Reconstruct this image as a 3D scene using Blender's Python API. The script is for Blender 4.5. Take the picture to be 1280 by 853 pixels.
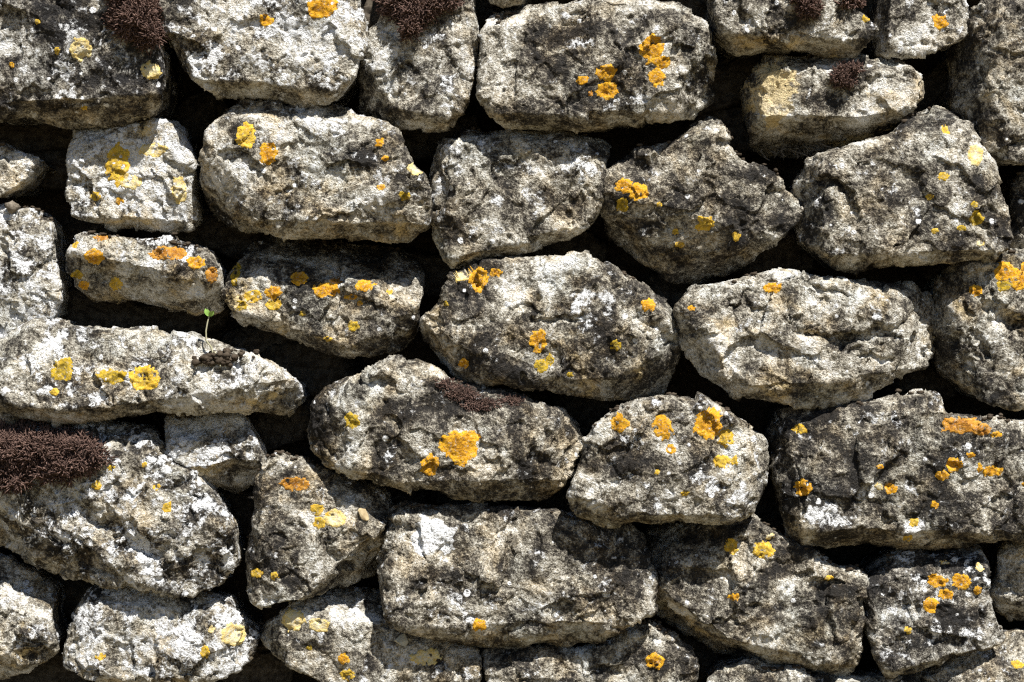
import bpy, math, random
import numpy as np
from mathutils import Vector

# ------------------------------------------------------------------ camera, sky, sun, exposure
SC = bpy.context.scene
COL = SC.collection
for o in list(bpy.data.objects):
    bpy.data.objects.remove(o)

DIST = 2.2            # metres from the lens to the mean face of the wall
CAMZ = 1.05           # lens height above the ground
cam_d = bpy.data.cameras.new('camera')
cam = bpy.data.objects.new('camera', cam_d)
COL.objects.link(cam)
cam.location = (0, -DIST, CAMZ)
cam.rotation_euler = (math.radians(90), 0, 0)
cam_d.sensor_width = 36
cam_d.lens = 36 * DIST / 1.28
cam_d.clip_start = 0.05
cam_d.clip_end = 2000
SC.camera = cam

SUN_DIR = Vector((0.28, -0.46, 0.845)).normalized()     # towards the sun: high, in front, a little to the right
world = bpy.data.worlds.new('World')
SC.world = world
world.use_nodes = True
wn = world.node_tree.nodes
wl = world.node_tree.links
sky = wn.new('ShaderNodeTexSky')
sky.sky_type = 'NISHITA'
sky.sun_disc = False
sky.air_density = 0.75
sky.dust_density = 0.3
sky.sun_elevation = math.asin(SUN_DIR.z)
sky.sun_rotation = math.atan2(SUN_DIR.x, SUN_DIR.y)
bg = wn['Background']
bg.inputs['Strength'].default_value = 0.05
wl.new(sky.outputs[0], bg.inputs['Color'])

sun_d = bpy.data.lights.new('sun', 'SUN')
sun_d.energy = 5.0
sun_d.angle = math.radians(0.53)
sun_d.color = (1.0, 0.965, 0.91)
sun = bpy.data.objects.new('sun', sun_d)
COL.objects.link(sun)
sun.location = (1, -3, 4)
sun.rotation_euler = SUN_DIR.to_track_quat('Z', 'Y').to_euler()

vs = SC.view_settings
vs.view_transform = 'Standard'
vs.look = 'None'
vs.gamma = 1
vs.exposure = 0.95
vs.use_curve_mapping = False
SC.cycles.use_denoising = False        # keep the grain of the stone crisp
SC.cycles.filter_width = 1.25
SC.cycles.diffuse_bounces = 3

random.seed(7)
RNG = np.random.default_rng(11)

# ------------------------------------------------------------------ noise in numpy
def _hash(ix, iy, iz, seed):
    h = (ix.astype(np.uint32) * np.uint32(374761393) + iy.astype(np.uint32) * np.uint32(668265263)
         + iz.astype(np.uint32) * np.uint32(2147483647) + np.uint32((seed * 974711 + 12345) & 0xffffffff))
    h = (h ^ (h >> np.uint32(13))) * np.uint32(1274126177)
    h = (h ^ (h >> np.uint32(16))) * np.uint32(2246822519)
    return h ^ (h >> np.uint32(15))

_G = RNG.normal(size=(256, 3)).astype(np.float32)
_G /= np.linalg.norm(_G, axis=1)[:, None]

def perlin(p, seed=0):
    """gradient noise, about -0.7..0.7; p is (n,3) in lattice units"""
    p = p.astype(np.float32)
    i = np.floor(p)
    f = p - i
    i = i.astype(np.int64)
    w = f * f * f * (f * (f * 6 - 15) + 10)
    out = np.zeros(len(p), np.float32)
    for dx in (0, 1):
        wx = w[:, 0] if dx else 1 - w[:, 0]
        for dy in (0, 1):
            wy = w[:, 1] if dy else 1 - w[:, 1]
            for dz in (0, 1):
                wz = w[:, 2] if dz else 1 - w[:, 2]
                g = _G[_hash(i[:, 0] + dx, i[:, 1] + dy, i[:, 2] + dz, seed) & np.uint32(255)]
                d = g[:, 0] * (f[:, 0] - dx) + g[:, 1] * (f[:, 1] - dy) + g[:, 2] * (f[:, 2] - dz)
                out += wx * wy * wz * d
    return out

def fbm(p, octaves, seed, gain=0.5, ridged=False):
    out = np.zeros(len(p), np.float32)
    a = 1.0
    q = p.copy()
    for k in range(octaves):
        n = perlin(q, seed + k * 17)
        out += a * ((0.35 - np.abs(n) * 1.6) if ridged else n)
        a *= gain
        q = q * 2.03 + 5.7
    return out

def chips(p, seed):
    """broken-rock chips: every jittered cell is a small tilted plane"""
    i = np.floor(p).astype(np.int64)
    best = np.full(len(p), 9e9, np.float32)
    val = np.zeros(len(p), np.float32)
    for dx in (-1, 0, 1):
        for dy in (-1, 0, 1):
            for dz in (-1, 0, 1):
                c = i + np.array((dx, dy, dz))
                h = _hash(c[:, 0], c[:, 1], c[:, 2], seed)
                j = np.stack([(h & 255), (h >> 8) & 255, (h >> 16) & 255], 1).astype(np.float32) / 255
                rel = p - (c + j)
                d = (rel ** 2).sum(1)
                m = d < best
                best[m] = d[m]
                g = _G[(h >> np.uint32(24)) & np.uint32(255)]
                v = ((h >> 5) & 255).astype(np.float32) / 255 * 0.45 - 0.22 + (g * rel).sum(1) * 0.95
                val[m] = v[m]
    return val

def smooth(e0, e1, x):
    t = np.clip((x - e0) / (e1 - e0), 0, 1)
    return t * t * (3 - 2 * t)

# ------------------------------------------------------------------ materials
def nodes_of(name):
    m = bpy.data.materials.new(name)
    m.use_nodes = True
    nt = m.node_tree
    return m, nt, nt.nodes, nt.links, nt.nodes['Principled BSDF']

class NB:
    """tiny helper to wire nodes"""
    def __init__(self, nt):
        self.nt, self.n, self.l = nt, nt.nodes, nt.links
    def put(self, sock, v):
        if hasattr(v, 'is_output'):
            self.l.new(v, sock)
        else:
            sock.default_value = v
    def noise(self, vec, scale, detail=6, rough=0.6, dist=0.0):
        k = self.n.new('ShaderNodeTexNoise')
        k.inputs['Scale'].default_value = scale
        k.inputs['Detail'].default_value = detail
        k.inputs['Roughness'].default_value = rough
        k.inputs['Distortion'].default_value = dist
        self.l.new(vec, k.inputs['Vector'])
        return k.outputs['Fac']
    def voronoi(self, vec, scale, feature='F1', out='Distance'):
        k = self.n.new('ShaderNodeTexVoronoi')
        k.feature = feature
        k.inputs['Scale'].default_value = scale
        self.l.new(vec, k.inputs['Vector'])
        return k.outputs[out]
    def math(self, op, a, b=0.0, clamp=False):
        k = self.n.new('ShaderNodeMath')
        k.operation = op
        k.use_clamp = clamp
        self.put(k.inputs[0], a)
        self.put(k.inputs[1], b)
        return k.outputs[0]
    def step(self, v, lo, hi):
        k = self.n.new('ShaderNodeMapRange')
        k.interpolation_type = 'SMOOTHSTEP'
        self.put(k.inputs['Value'], v)
        self.put(k.inputs['From Min'], lo)
        self.put(k.inputs['From Max'], hi)
        return k.outputs['Result']
    def mix(self, fac, a, b, blend='MIX'):
        k = self.n.new('ShaderNodeMix')
        k.data_type = 'RGBA'
        k.blend_type = blend
        self.put(k.inputs[0], fac)
        self.put(k.inputs[6], a if hasattr(a, 'is_output') else (*a, 1))
        self.put(k.inputs[7], b if hasattr(b, 'is_output') else (*b, 1))
        return k.outputs[2]
    def vadd(self, a, b):
        k = self.n.new('ShaderNodeVectorMath')
        k.operation = 'ADD'
        self.put(k.inputs[0], a)
        self.put(k.inputs[1], b)
        return k.outputs[0]
    def bump(self, h, strength, dist, normal=None):
        k = self.n.new('ShaderNodeBump')
        k.inputs['Strength'].default_value = strength
        k.inputs['Distance'].default_value = dist
        self.l.new(h, k.inputs['Height'])
        if normal is not None:
            self.l.new(normal, k.inputs['Normal'])
        return k.outputs[0]

def rock_material(name):
    m, nt, N, L, P = nodes_of(name)
    b = NB(nt)
    tc = N.new('ShaderNodeTexCoord').outputs['Object']
    info = N.new('ShaderNodeObjectInfo').outputs['Random']
    comb = N.new('ShaderNodeCombineXYZ')
    for k, f in enumerate((31.0, 17.0, 53.0)):
        L.new(b.math('MULTIPLY', info, f), comb.inputs[k])
    vec = b.vadd(tc, comb.outputs[0])
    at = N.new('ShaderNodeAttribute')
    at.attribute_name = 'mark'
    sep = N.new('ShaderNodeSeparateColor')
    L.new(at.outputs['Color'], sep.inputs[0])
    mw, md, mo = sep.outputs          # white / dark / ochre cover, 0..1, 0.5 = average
    n_big = b.noise(vec, 11, 3, 0.6)
    n_mid = b.noise(vec, 38, 7, 0.74, 0.3)
    n_mid2 = b.noise(b.vadd(vec, (3.1, 7.7, 1.3)), 19, 6, 0.70, 0.5)
    n_mid3 = b.noise(b.vadd(vec, (9.1, 2.7, 5.3)), 17, 6, 0.7, 0.4)
    n_fine = b.noise(vec, 170, 4, 0.75)
    n_grain = b.noise(b.vadd(vec, (1.7, 0.4, 8.8)), 470, 2, 0.7)
    # one "tone" from black weathering crust through grey-buff limestone to pale crust
    tone = b.math('ADD', 0.50, b.math('MULTIPLY', b.math('SUBTRACT', n_mid2, 0.5), 3.2))
    tone = b.math('ADD', tone, b.math('MULTIPLY', b.math('SUBTRACT', n_fine, 0.5), 1.5))
    tone = b.math('ADD', tone, b.math('MULTIPLY', b.math('SUBTRACT', n_grain, 0.5), 1.0))
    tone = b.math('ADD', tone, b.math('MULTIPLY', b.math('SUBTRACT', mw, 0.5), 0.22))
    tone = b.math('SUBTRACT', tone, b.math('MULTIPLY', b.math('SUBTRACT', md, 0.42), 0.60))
    ramp = N.new('ShaderNodeValToRGB')
    L.new(tone, ramp.inputs[0])
    el = ramp.color_ramp.elements
    el[0].position, el[0].color = 0.06, (0.028, 0.026, 0.024, 1)
    el[1].position, el[1].color = 1.0, (0.74, 0.735, 0.71, 1)
    for pos, c in ((0.27, (0.070, 0.061, 0.050)), (0.45, (0.20, 0.182, 0.147)), (0.62, (0.38, 0.352, 0.288)), (0.80, (0.57, 0.55, 0.49))):
        e = el.new(pos)
        e.color = (*c, 1)
    base = ramp.outputs[0]
    # buff and rusty stain in the stone
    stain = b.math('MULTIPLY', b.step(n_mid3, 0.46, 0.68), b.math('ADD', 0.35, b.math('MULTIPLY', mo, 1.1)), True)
    base = b.mix(stain, base, b.mix(1.0, base, (1.0, 0.80, 0.50), 'MULTIPLY'))
    base = b.mix(b.math('MULTIPLY', b.step(n_big, 0.5, 0.66), 0.5), base, b.mix(1.0, base, (0.86, 0.93, 1.0), 'MULTIPLY'))
    base = b.mix(b.math('MULTIPLY', b.step(mo, 0.08, 0.0), 0.9), base, b.mix(1.0, base, (0.93, 0.96, 1.03), 'MULTIPLY'))
    # ochre cover
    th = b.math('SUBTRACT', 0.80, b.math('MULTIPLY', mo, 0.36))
    oc = b.step(n_mid3, b.math('SUBTRACT', th, 0.05), b.math('ADD', th, 0.09))
    oc = b.math('MULTIPLY', oc, b.step(tone, 0.1, 0.5))
    base = b.mix(b.math('MULTIPLY', oc, 0.8), base, b.mix(1.0, (0.92, 0.74, 0.40), b.mix(n_grain, (0.62, 0.62, 0.62), (1.0, 1.0, 1.0)), 'MULTIPLY'))
    # white crustose lichen with crisp broken edges, and small white dots
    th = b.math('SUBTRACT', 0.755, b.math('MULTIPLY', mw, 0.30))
    wv = b.math('ADD', n_mid, b.math('MULTIPLY', b.math('SUBTRACT', n_fine, 0.5), 0.28))
    wh = b.step(wv, b.math('SUBTRACT', th, 0.02), b.math('ADD', th, 0.05))
    rnd = N.new('ShaderNodeTexVoronoi')
    rnd.inputs['Scale'].default_value = 75
    L.new(vec, rnd.inputs['Vector'])
    spot = rnd.outputs['Distance']
    rs = N.new('ShaderNodeSeparateColor')
    L.new(rnd.outputs['Color'], rs.inputs[0])
    dotr = b.math('MULTIPLY', b.step(rs.outputs[0], b.math('SUBTRACT', 1.0, b.math('MULTIPLY', mw, 0.35)), 1.05), 0.42)
    dots = b.step(b.math('SUBTRACT', dotr, b.math('ADD', spot, b.math('MULTIPLY', b.math('SUBTRACT', n_fine, 0.5), 0.4))), 0.0, 0.08)
    wh = b.math('MAXIMUM', wh, dots)
    wcol = b.mix(n_grain, (0.64, 0.65, 0.66), (0.86, 0.87, 0.87))
    base = b.mix(b.math('MULTIPLY', wh, b.step(n_fine, 0.28, 0.46)), base, wcol)
    pit = b.step(b.noise(b.vadd(vec, (2.4, 1.1, 6.2)), 330, 1, 0.5), 0.60, 0.68)
    L.new(base, P.inputs['Base Color'])
    P.inputs['Roughness'].default_value = 0.93
    P.inputs['Specular IOR Level'].default_value = 0.12
    h = b.math('ADD', b.math('MULTIPLY', n_fine, 1.0), b.math('MULTIPLY', n_grain, 0.5))
    h = b.math('SUBTRACT', h, b.math('MULTIPLY', pit, 0.35))
    h = b.math('ADD', h, b.math('MULTIPLY', wh, 0.12))
    L.new(b.bump(h, 1.0, 0.006), P.inputs['Normal'])
    return m

def lichen_material(name, c1, c2, c3):
    m, nt, N, L, P = nodes_of(name)
    b = NB(nt)
    tc = N.new('ShaderNodeTexCoord').outputs['Object']
    n1 = b.noise(tc, 110, 5, 0.7)
    n2 = b.noise(b.vadd(tc, (3, 5, 1)), 380, 4, 0.7)
    col = b.mix(b.step(n1, 0.38, 0.62), c1, c2)
    at = N.new('ShaderNodeAttribute')
    at.attribute_name = 'mark'
    rimf = b.step(at.outputs['Fac'], 0.35, 0.8)
    n3 = b.noise(b.vadd(tc, (8, 2, 4)), 240, 3, 0.7)
    col = b.mix(b.math('MULTIPLY', b.math('SUBTRACT', 1.0, rimf), b.step(n3, 0.36, 0.58)), col, c3)
    col = b.mix(b.math('MULTIPLY', b.step(n2, 0.54, 0.64), 0.85), col, c3)
    col = b.mix(b.math('MULTIPLY', b.step(b.noise(b.vadd(tc, (1, 9, 3)), 300, 3, 0.7), 0.56, 0.62), 0.4), col, (0.45, 0.42, 0.35))
    L.new(col, P.inputs['Base Color'])
    P.inputs['Roughness'].default_value = 0.9
    P.inputs['Specular IOR Level'].default_value = 0.1
    L.new(b.bump(n2, 0.9, 0.003), P.inputs['Normal'])
    return m

def simple_material(name, c1, c2, scale=60, rough=0.95, spec=0.1, bump=0.002):
    m, nt, N, L, P = nodes_of(name)
    b = NB(nt)
    tc = N.new('ShaderNodeTexCoord').outputs['Object']
    n1 = b.noise(tc, scale, 6, 0.65)
    L.new(b.mix(b.step(n1, 0.35, 0.65), c1, c2), P.inputs['Base Color'])
    P.inputs['Roughness'].default_value = rough
    P.inputs['Specular IOR Level'].default_value = spec
    if bump:
        L.new(b.bump(n1, 0.6, bump), P.inputs['Normal'])
    return m

M_ROCK = rock_material('weathered_limestone')
M_LICHEN = {
    'o': lichen_material('orange_lichen', (0.60, 0.29, 0.016), (0.68, 0.38, 0.03), (0.33, 0.15, 0.012)),
    'y': lichen_material('yellow_lichen', (0.66, 0.45, 0.06), (0.60, 0.36, 0.03), (0.34, 0.23, 0.035)),
    'p': lichen_material('pale_lichen', (0.66, 0.55, 0.25), (0.62, 0.44, 0.12), (0.60, 0.55, 0.40)),
    'r': lichen_material('rust_lichen', (0.46, 0.20, 0.025), (0.56, 0.29, 0.05), (0.26, 0.11, 0.02)),
    'g': lichen_material('mustard_lichen', (0.42, 0.28, 0.025), (0.50, 0.34, 0.03), (0.18, 0.13, 0.02)),
}
M_GAP_SHADE = simple_material('gap_shade_stone', (0.035, 0.028, 0.020), (0.10, 0.085, 0.065), 40)  # rubble stone coloured dark, the deep shade of the gaps painted in
M_SOIL = simple_material('crevice_soil', (0.035, 0.026, 0.018), (0.07, 0.055, 0.04), 90)
M_MOSS = simple_material('dry_brown_moss', (0.05, 0.031, 0.026), (0.17, 0.108, 0.086), 190, bump=0)
M_MOSSB = simple_material('moss_base', (0.022, 0.014, 0.012), (0.04, 0.026, 0.02), 160)
M_GROUND = simple_material('dry_grass_and_gravel', (0.13, 0.105, 0.05), (0.19, 0.15, 0.085), 9, bump=0.02)
M_LEAF = simple_material('seedling_leaf', (0.20, 0.36, 0.07), (0.26, 0.42, 0.10), 200, 0.5, 0.4, 0)
M_STEM = simple_material('pale_stem', (0.34, 0.33, 0.20), (0.42, 0.40, 0.28), 200, 0.6, 0.3, 0)
M_DEAD = simple_material('dead_leaf', (0.42, 0.34, 0.20), (0.30, 0.22, 0.12), 150, 0.8, 0.2, 0)
M_CHIP = simple_material('pale_chip', (0.50, 0.47, 0.36), (0.36, 0.33, 0.25), 200)
M_ROOT = simple_material('dusty_roots', (0.10, 0.085, 0.065), (0.22, 0.19, 0.15), 150)

# ------------------------------------------------------------------ mesh helpers
def mesh_np(name, V, F, mat, mark=None):
    """V (n,3); F (m,4) quads or (m,3) triangles, or a list of both arrays"""
    me = bpy.data.meshes.new(name)
    Fs = F if isinstance(F, list) else [F]
    Fs = [f for f in Fs if len(f)]
    loops = np.concatenate([f.ravel() for f in Fs]).astype(np.int32)
    tot = np.concatenate([np.full(len(f), f.shape[1], np.int32) for f in Fs])
    start = np.concatenate([[0], np.cumsum(tot)[:-1]]).astype(np.int32)
    me.vertices.add(len(V))
    me.vertices.foreach_set('co', V.astype(np.float32).ravel())
    me.loops.add(len(loops))
    me.loops.foreach_set('vertex_index', loops)
    me.polygons.add(len(tot))
    me.polygons.foreach_set('loop_start', start)
    me.polygons.foreach_set('loop_total', tot)
    me.update(calc_edges=True)
    me.polygons.foreach_set('use_smooth', np.ones(len(tot), bool))
    if mark is not None:
        a = me.attributes.new('mark', 'FLOAT_COLOR', 'POINT')
        a.data.foreach_set('color', np.concatenate([mark, np.ones((len(V), 1))], 1).astype(np.float32).ravel())
    me.materials.append(mat)
    me.validate()
    return me

def link(name, me, parent=None, loc=(0, 0, 0)):
    o = bpy.data.objects.new(name, me)
    COL.objects.link(o)
    o.location = loc
    if parent is not None:
        o.parent = parent
    return o

def tag(o, label=None, cat=None, group=None, kind=None):
    for k, v in (('label', label), ('category', cat), ('group', group), ('kind', kind)):
        if v:
            o[k] = v
    return o

def vnormals(V, Q):
    n = np.zeros_like(V)
    a, b_, c, d = (V[Q[:, k]] for k in range(4))
    fn = np.cross(c - a, d - b_)
    for k in range(4):
        np.add.at(n, Q[:, k], fn)
    l = np.linalg.norm(n, axis=1)
    l[l == 0] = 1
    return n / l[:, None]

def chaikin(P, it=1):
    P = np.asarray(P, float)
    for _ in range(it):
        Q = np.roll(P, -1, 0)
        P = np.stack([P * .88 + Q * .12, P * .12 + Q * .88], 1).reshape(-1, 2)
    return P

def poly_sd(X, P):
    """signed distance to polygon, positive inside"""
    d = np.full(len(X), 1e18)
    inside = np.zeros(len(X), bool)
    n = len(P)
    for i in range(n):
        a, b_ = P[i], P[(i + 1) % n]
        e = b_ - a
        w = X - a
        t = np.clip((w @ e) / max(e @ e, 1e-9), 0, 1)
        q = w - t[:, None] * e
        d = np.minimum(d, (q ** 2).sum(1))
        c = (a[1] > X[:, 1]) != (b_[1] > X[:, 1])
        with np.errstate(divide='ignore', invalid='ignore'):
            xi = a[0] + (X[:, 1] - a[1]) * e[0] / (e[1] if e[1] != 0 else 1e-9)
        inside ^= c & (X[:, 0] < xi)
    return np.sqrt(d) * np.where(inside, 1, -1)

# ------------------------------------------------------------------ a stone from its outline (picture millimetres: 1 px = 1 mm on the wall face)
def build_stone(outline, proud=0.0, rim=24, dome=12, creases=(), cracks=(), tilt=(0, 0), seed=1, g=1.3,
                cover=(.3, .4, .3), marks=(), rough=1.0, back=190.0, nfac=4):
    """returns vertices (m, relative to the stone's centre), quads, mark, centre and the grid used for lichen and moss"""
    rs = np.random.default_rng(seed * 101 + 5)
    P = chaikin(outline, 1)
    lo, hi = P.min(0) - 6, P.max(0) + 6
    xs = np.arange(lo[0], hi[0], g)
    ys = np.arange(lo[1], hi[1], g)
    GX, GY = np.meshgrid(xs, ys)
    X = np.stack([GX.ravel(), GY.ravel()], 1)
    off = rs.uniform(0, 500, 3)
    def n2(p, wl, k, oc=1):
        q = np.stack([p[:, 0] / wl + off[0], p[:, 1] / wl + off[1], np.full(len(p), off[2] + k * 3.3)], 1)
        return fbm(q, oc, seed + k * 7)
    def field(p):
        w = np.stack([n2(p, 34, 1, 3), n2(p, 34, 2, 3)], 1) * 3.6
        return poly_sd(p + w, P) + 3.5
    sd = field(X)
    ny, nx = GX.shape
    S = sd.reshape(ny, nx)
    cen = (S[:-1, :-1] + S[1:, :-1] + S[:-1, 1:] + S[1:, 1:]) / 4
    # keep the biggest connected set simply: cells well inside plus their neighbours
    keep = cen > 0.0
    idx = np.arange(ny * nx).reshape(ny, nx)
    Q = np.stack([idx[:-1, :-1], idx[:-1, 1:], idx[1:, 1:], idx[1:, :-1]], -1)[keep]
    used = np.unique(Q)
    remap = np.full(ny * nx, -1)
    remap[used] = np.arange(len(used))
    Q = remap[Q]
    xy = X[used].copy()
    s = sd[used].copy()
    gy, gx = np.gradient(S, g)
    grad = np.stack([gx.ravel()[used], gy.ravel()[used]], 1)
    gl = np.linalg.norm(grad, axis=1)
    grad /= np.maximum(gl, 0.3)[:, None]
    # boundary edges
    E = np.concatenate([Q[:, [0, 1]], Q[:, [1, 2]], Q[:, [2, 3]], Q[:, [3, 0]]])
    key = np.sort(E, 1)
    code = key[:, 0].astype(np.int64) * len(xy) + key[:, 1]
    u, first, cnt = np.unique(code, return_index=True, return_counts=True)
    BE = E[first[cnt == 1]]
    bv = np.unique(BE)
    xy[bv] -= grad[bv] * np.clip(s[bv], -1.2 * g, 1.2 * g)[:, None]
    s[bv] = 0
    s = np.maximum(s, 0)
    # ---- front relief, all in mm
    smax = s.max()
    gv = np.clip(grad[:, 1], -1, 1)          # +1 along a top edge, -1 along a bottom edge
    R = min(rim * .55, smax * .8) * (1 + 0.5 * n2(xy, 60, 5, 2)) * (1 + .45 * gv)
    t = np.clip(s / R, 0, 1)
    drop = R * 1.05 * (1 - np.sqrt(np.clip(1 - (1 - t) ** 2, 0, 1)))
    drop += dome * .5 * (1 - s / smax) ** 2 * (1 + .6 * gv)
    ctr = (P.min(0) + P.max(0)) / 2
    half = (P.max(0) - P.min(0)) / 2
    jag = n2(xy, 45, 8, 4) * 12
    for k in range(nfac):
        a = rs.uniform(0, 2 * math.pi)
        nrm = np.array([math.cos(a), math.sin(a)])
        ext = abs(nrm[0]) * half[0] + abs(nrm[1]) * half[1]
        d = (xy - ctr) @ nrm - ext * rs.uniform(.5, .85) + jag * .6
        drop += np.maximum(d, 0) * rs.uniform(.3, .9)
    for (x1, y1, x2, y2, sl) in creases:
        dv = np.array([x2 - x1, y2 - y1], float)
        nrm = np.array([-dv[1], dv[0]]) / np.linalg.norm(dv)
        sl = sl * (1.5 if nrm[1] > .3 else 1.25)
        d = (xy - np.array([x1, y1])) @ nrm + jag * .45 - (8 if nrm[1] > .85 else 0)
        drop += np.maximum(d, 0) * sl
    for (x1, y1, x2, y2, wd, dp) in cracks:
        a = np.array([x1, y1], float)
        e = np.array([x2 - x1, y2 - y1], float)
        w = xy + np.stack([n2(xy, 22, 11, 3), n2(xy, 22, 12, 3)], 1) * 16 - a
        tt = np.clip((w @ e) / (e @ e), 0, 1)
        q = np.linalg.norm(w - tt[:, None] * e, axis=1)
        drop += dp * np.clip(1 - q / wd, 0, 1) ** .7
    rel = xy - ctr
    drop += rel[:, 0] * tilt[0] + rel[:, 1] * tilt[1]
    drop = np.minimum(drop, back * .62 + proud)
    Y = -proud + drop
    # ---- sides going back into the wall
    yo = float(np.median(Y[bv]))
    V = [np.stack([xy[:, 0], Y, xy[:, 1]], 1)]
    quads = [Q]
    bi = np.full(len(xy), -1)
    bi[bv] = np.arange(len(bv))
    prev = bv
    base = len(xy)
    taper = 0.10
    for f in (0.03, 0.07, 0.13, 0.21, 0.32, 0.46, 0.65, 0.85, 1.0):
        yy = Y[bv] + (back - Y[bv]) * f
        p = xy[bv] + grad[bv] * ((f * 150) * taper + 6 * f ** .5)[..., None] if False else xy[bv] + grad[bv] * (f * 150 * taper + 2 * f)
        V.append(np.stack([p[:, 0], yy, p[:, 1]], 1))
        cur = base + np.arange(len(bv))
        a, b_ = bi[BE[:, 0]], bi[BE[:, 1]]
        pa = prev[a] if isinstance(prev, np.ndarray) else prev
        quads.append(np.stack([prev[b_], prev[a], cur[a], cur[b_]], 1))
        prev = cur
        base += len(bv)
    V = np.concatenate(V)
    QQ = np.concatenate(quads)
    # ---- true 3D roughness along the normals
    nr = vnormals(V, QQ)
    if nr[:len(xy), 1].mean() > 0:
        nr = -nr
    q = V + off
    amp = rough
    far = np.ones(len(V))
    far[len(xy):] = .6
    disp = fbm(q / 110, 2, seed + 40) * 7
    wq = q + np.stack([fbm(q / 26, 3, seed + 61), fbm(q / 26, 3, seed + 62), fbm(q / 26, 3, seed + 63)], 1) * 10
    disp += chips(wq / 62, seed + 69) * 7.0
    disp += chips(wq / 25, seed + 70) * 3.4
    disp += fbm(q / 30, 5, seed + 80, .56) * 4.2
    pits = fbm(q / 20 + 9, 2, seed + 90)
    disp -= np.clip(pits - .33, 0, 1) * 16
    V = V + nr * (disp * far * amp)[:, None]
    # ---- cover marks
    mk = np.tile(np.array(cover, np.float32), (len(V), 1))
    pv = V[:, [0, 2]]
    for (ch, x, y, rx, ry, amt) in marks:
        c = 'wdo'.index(ch)
        d = np.sqrt(((pv[:, 0] - x) / rx) ** 2 + ((pv[:, 1] - y) / ry) ** 2) + n2(pv, 18, 21, 3) * .7
        mk[:, c] += amt * smooth(1.15, .75, d)
    # undersides: less crust, and warm ground bounce painted in as extra buff
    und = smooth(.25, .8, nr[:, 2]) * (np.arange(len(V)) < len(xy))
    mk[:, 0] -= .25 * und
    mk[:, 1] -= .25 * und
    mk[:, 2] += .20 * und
    mk = np.clip(mk, 0, 1.4)
    return dict(V=V, Q=QQ, Q0=Q, mk=mk, ctr=ctr, yo=yo, n=len(xy), nr=nr, seed=seed)

def to_world(V, ctr, yo):
    """pixel millimetres -> metres about the stone's own centre, at the distance of its outline"""
    k = (DIST * 1000 + yo) / (DIST * 1000)
    loc = Vector(((ctr[0] - 640) * k / 1000, 0, CAMZ - (ctr[1] - 426.5) * k / 1000))
    W = np.stack([(V[:, 0] - ctr[0]) * k, V[:, 1], -(V[:, 2] - ctr[1]) * k], 1) / 1000
    return W, loc

def lichen_mesh(st, W, x, y, rx, ry, seed, solid):
    n = st['n']
    V = st['V'][:n]
    pv = V[:, [0, 2]]
    near = np.nonzero((abs(pv[:, 0] - x) < rx * 1.9 + 3) & (abs(pv[:, 1] - y) < ry * 1.9 + 3))[0]
    if not len(near):
        return None
    p = pv[near]
    r0 = max(4.0, min(rx, ry))
    q = np.stack([p[:, 0] / (r0 * .75), p[:, 1] / (r0 * .75), np.full(len(p), seed * 1.7)], 1)
    d = np.sqrt(((p[:, 0] - x) / rx) ** 2 + ((p[:, 1] - y) / ry) ** 2)
    hf = perlin(np.stack([p[:, 0] / 2.6, p[:, 1] / 2.6, np.full(len(p), seed * 4.1)], 1), seed + 9)
    e = d + fbm(q, 3, seed, .6) * .42 + hf * .24
    hole = fbm(np.stack([p[:, 0] / 4.2, p[:, 1] / 4.2, np.full(len(p), seed * 2.9)], 1), 2, seed + 5)
    ok = (e < 1.0) & (hole < (solid + .12 * d))
    inn = np.zeros(n, bool)
    inn[near[ok]] = True
    Q = st['Q0']
    Q = Q[inn[Q].sum(1) >= 3]
    if len(Q) < 4:
        return None
    used = np.unique(Q)
    mp = np.full(n, -1)
    mp[used] = np.arange(len(used))
    Q = mp[Q]
    E = np.concatenate([Q[:, [0, 1]], Q[:, [1, 2]], Q[:, [2, 3]], Q[:, [3, 0]]])
    key = np.sort(E, 1)
    code = key[:, 0].astype(np.int64) * len(used) + key[:, 1]
    u, first, cnt = np.unique(code, return_index=True, return_counts=True)
    bv = np.unique(E[first[cnt == 1]])
    lift = np.full(len(used), .7)
    lift += perlin(V[used] / 2.6, seed) * 1.2
    lift = np.maximum(lift, .2)
    lift[bv] = -.35
    nr = st['nr'][used] * np.array([1, 1, -1])
    nr = np.stack([nr[:, 0], nr[:, 1], nr[:, 2]], 1)
    L = W[used] + np.stack([nr[:, 0], nr[:, 1], nr[:, 2]], 1) * lift[:, None] / 1000
    md = np.zeros(n)
    md[near] = np.clip(d + .25 * fbm(q, 2, seed + 3), 0, 1)
    return L, Q, np.repeat(md[used][:, None], 3, 1)

# ------------------------------------------------------------------ the stones of the photograph
# outline in picture millimetres; proud = how far the face stands out; creases run so that the ground to their right
# (seen along their direction, picture y down) falls back; lichen = (kind, x, y, rx[, ry])
ST = []
def stone(label, outline, **kw):
    pts = [tuple(map(float, p.split(','))) for p in outline.split()]
    ST.append((label, pts, kw))

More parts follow.
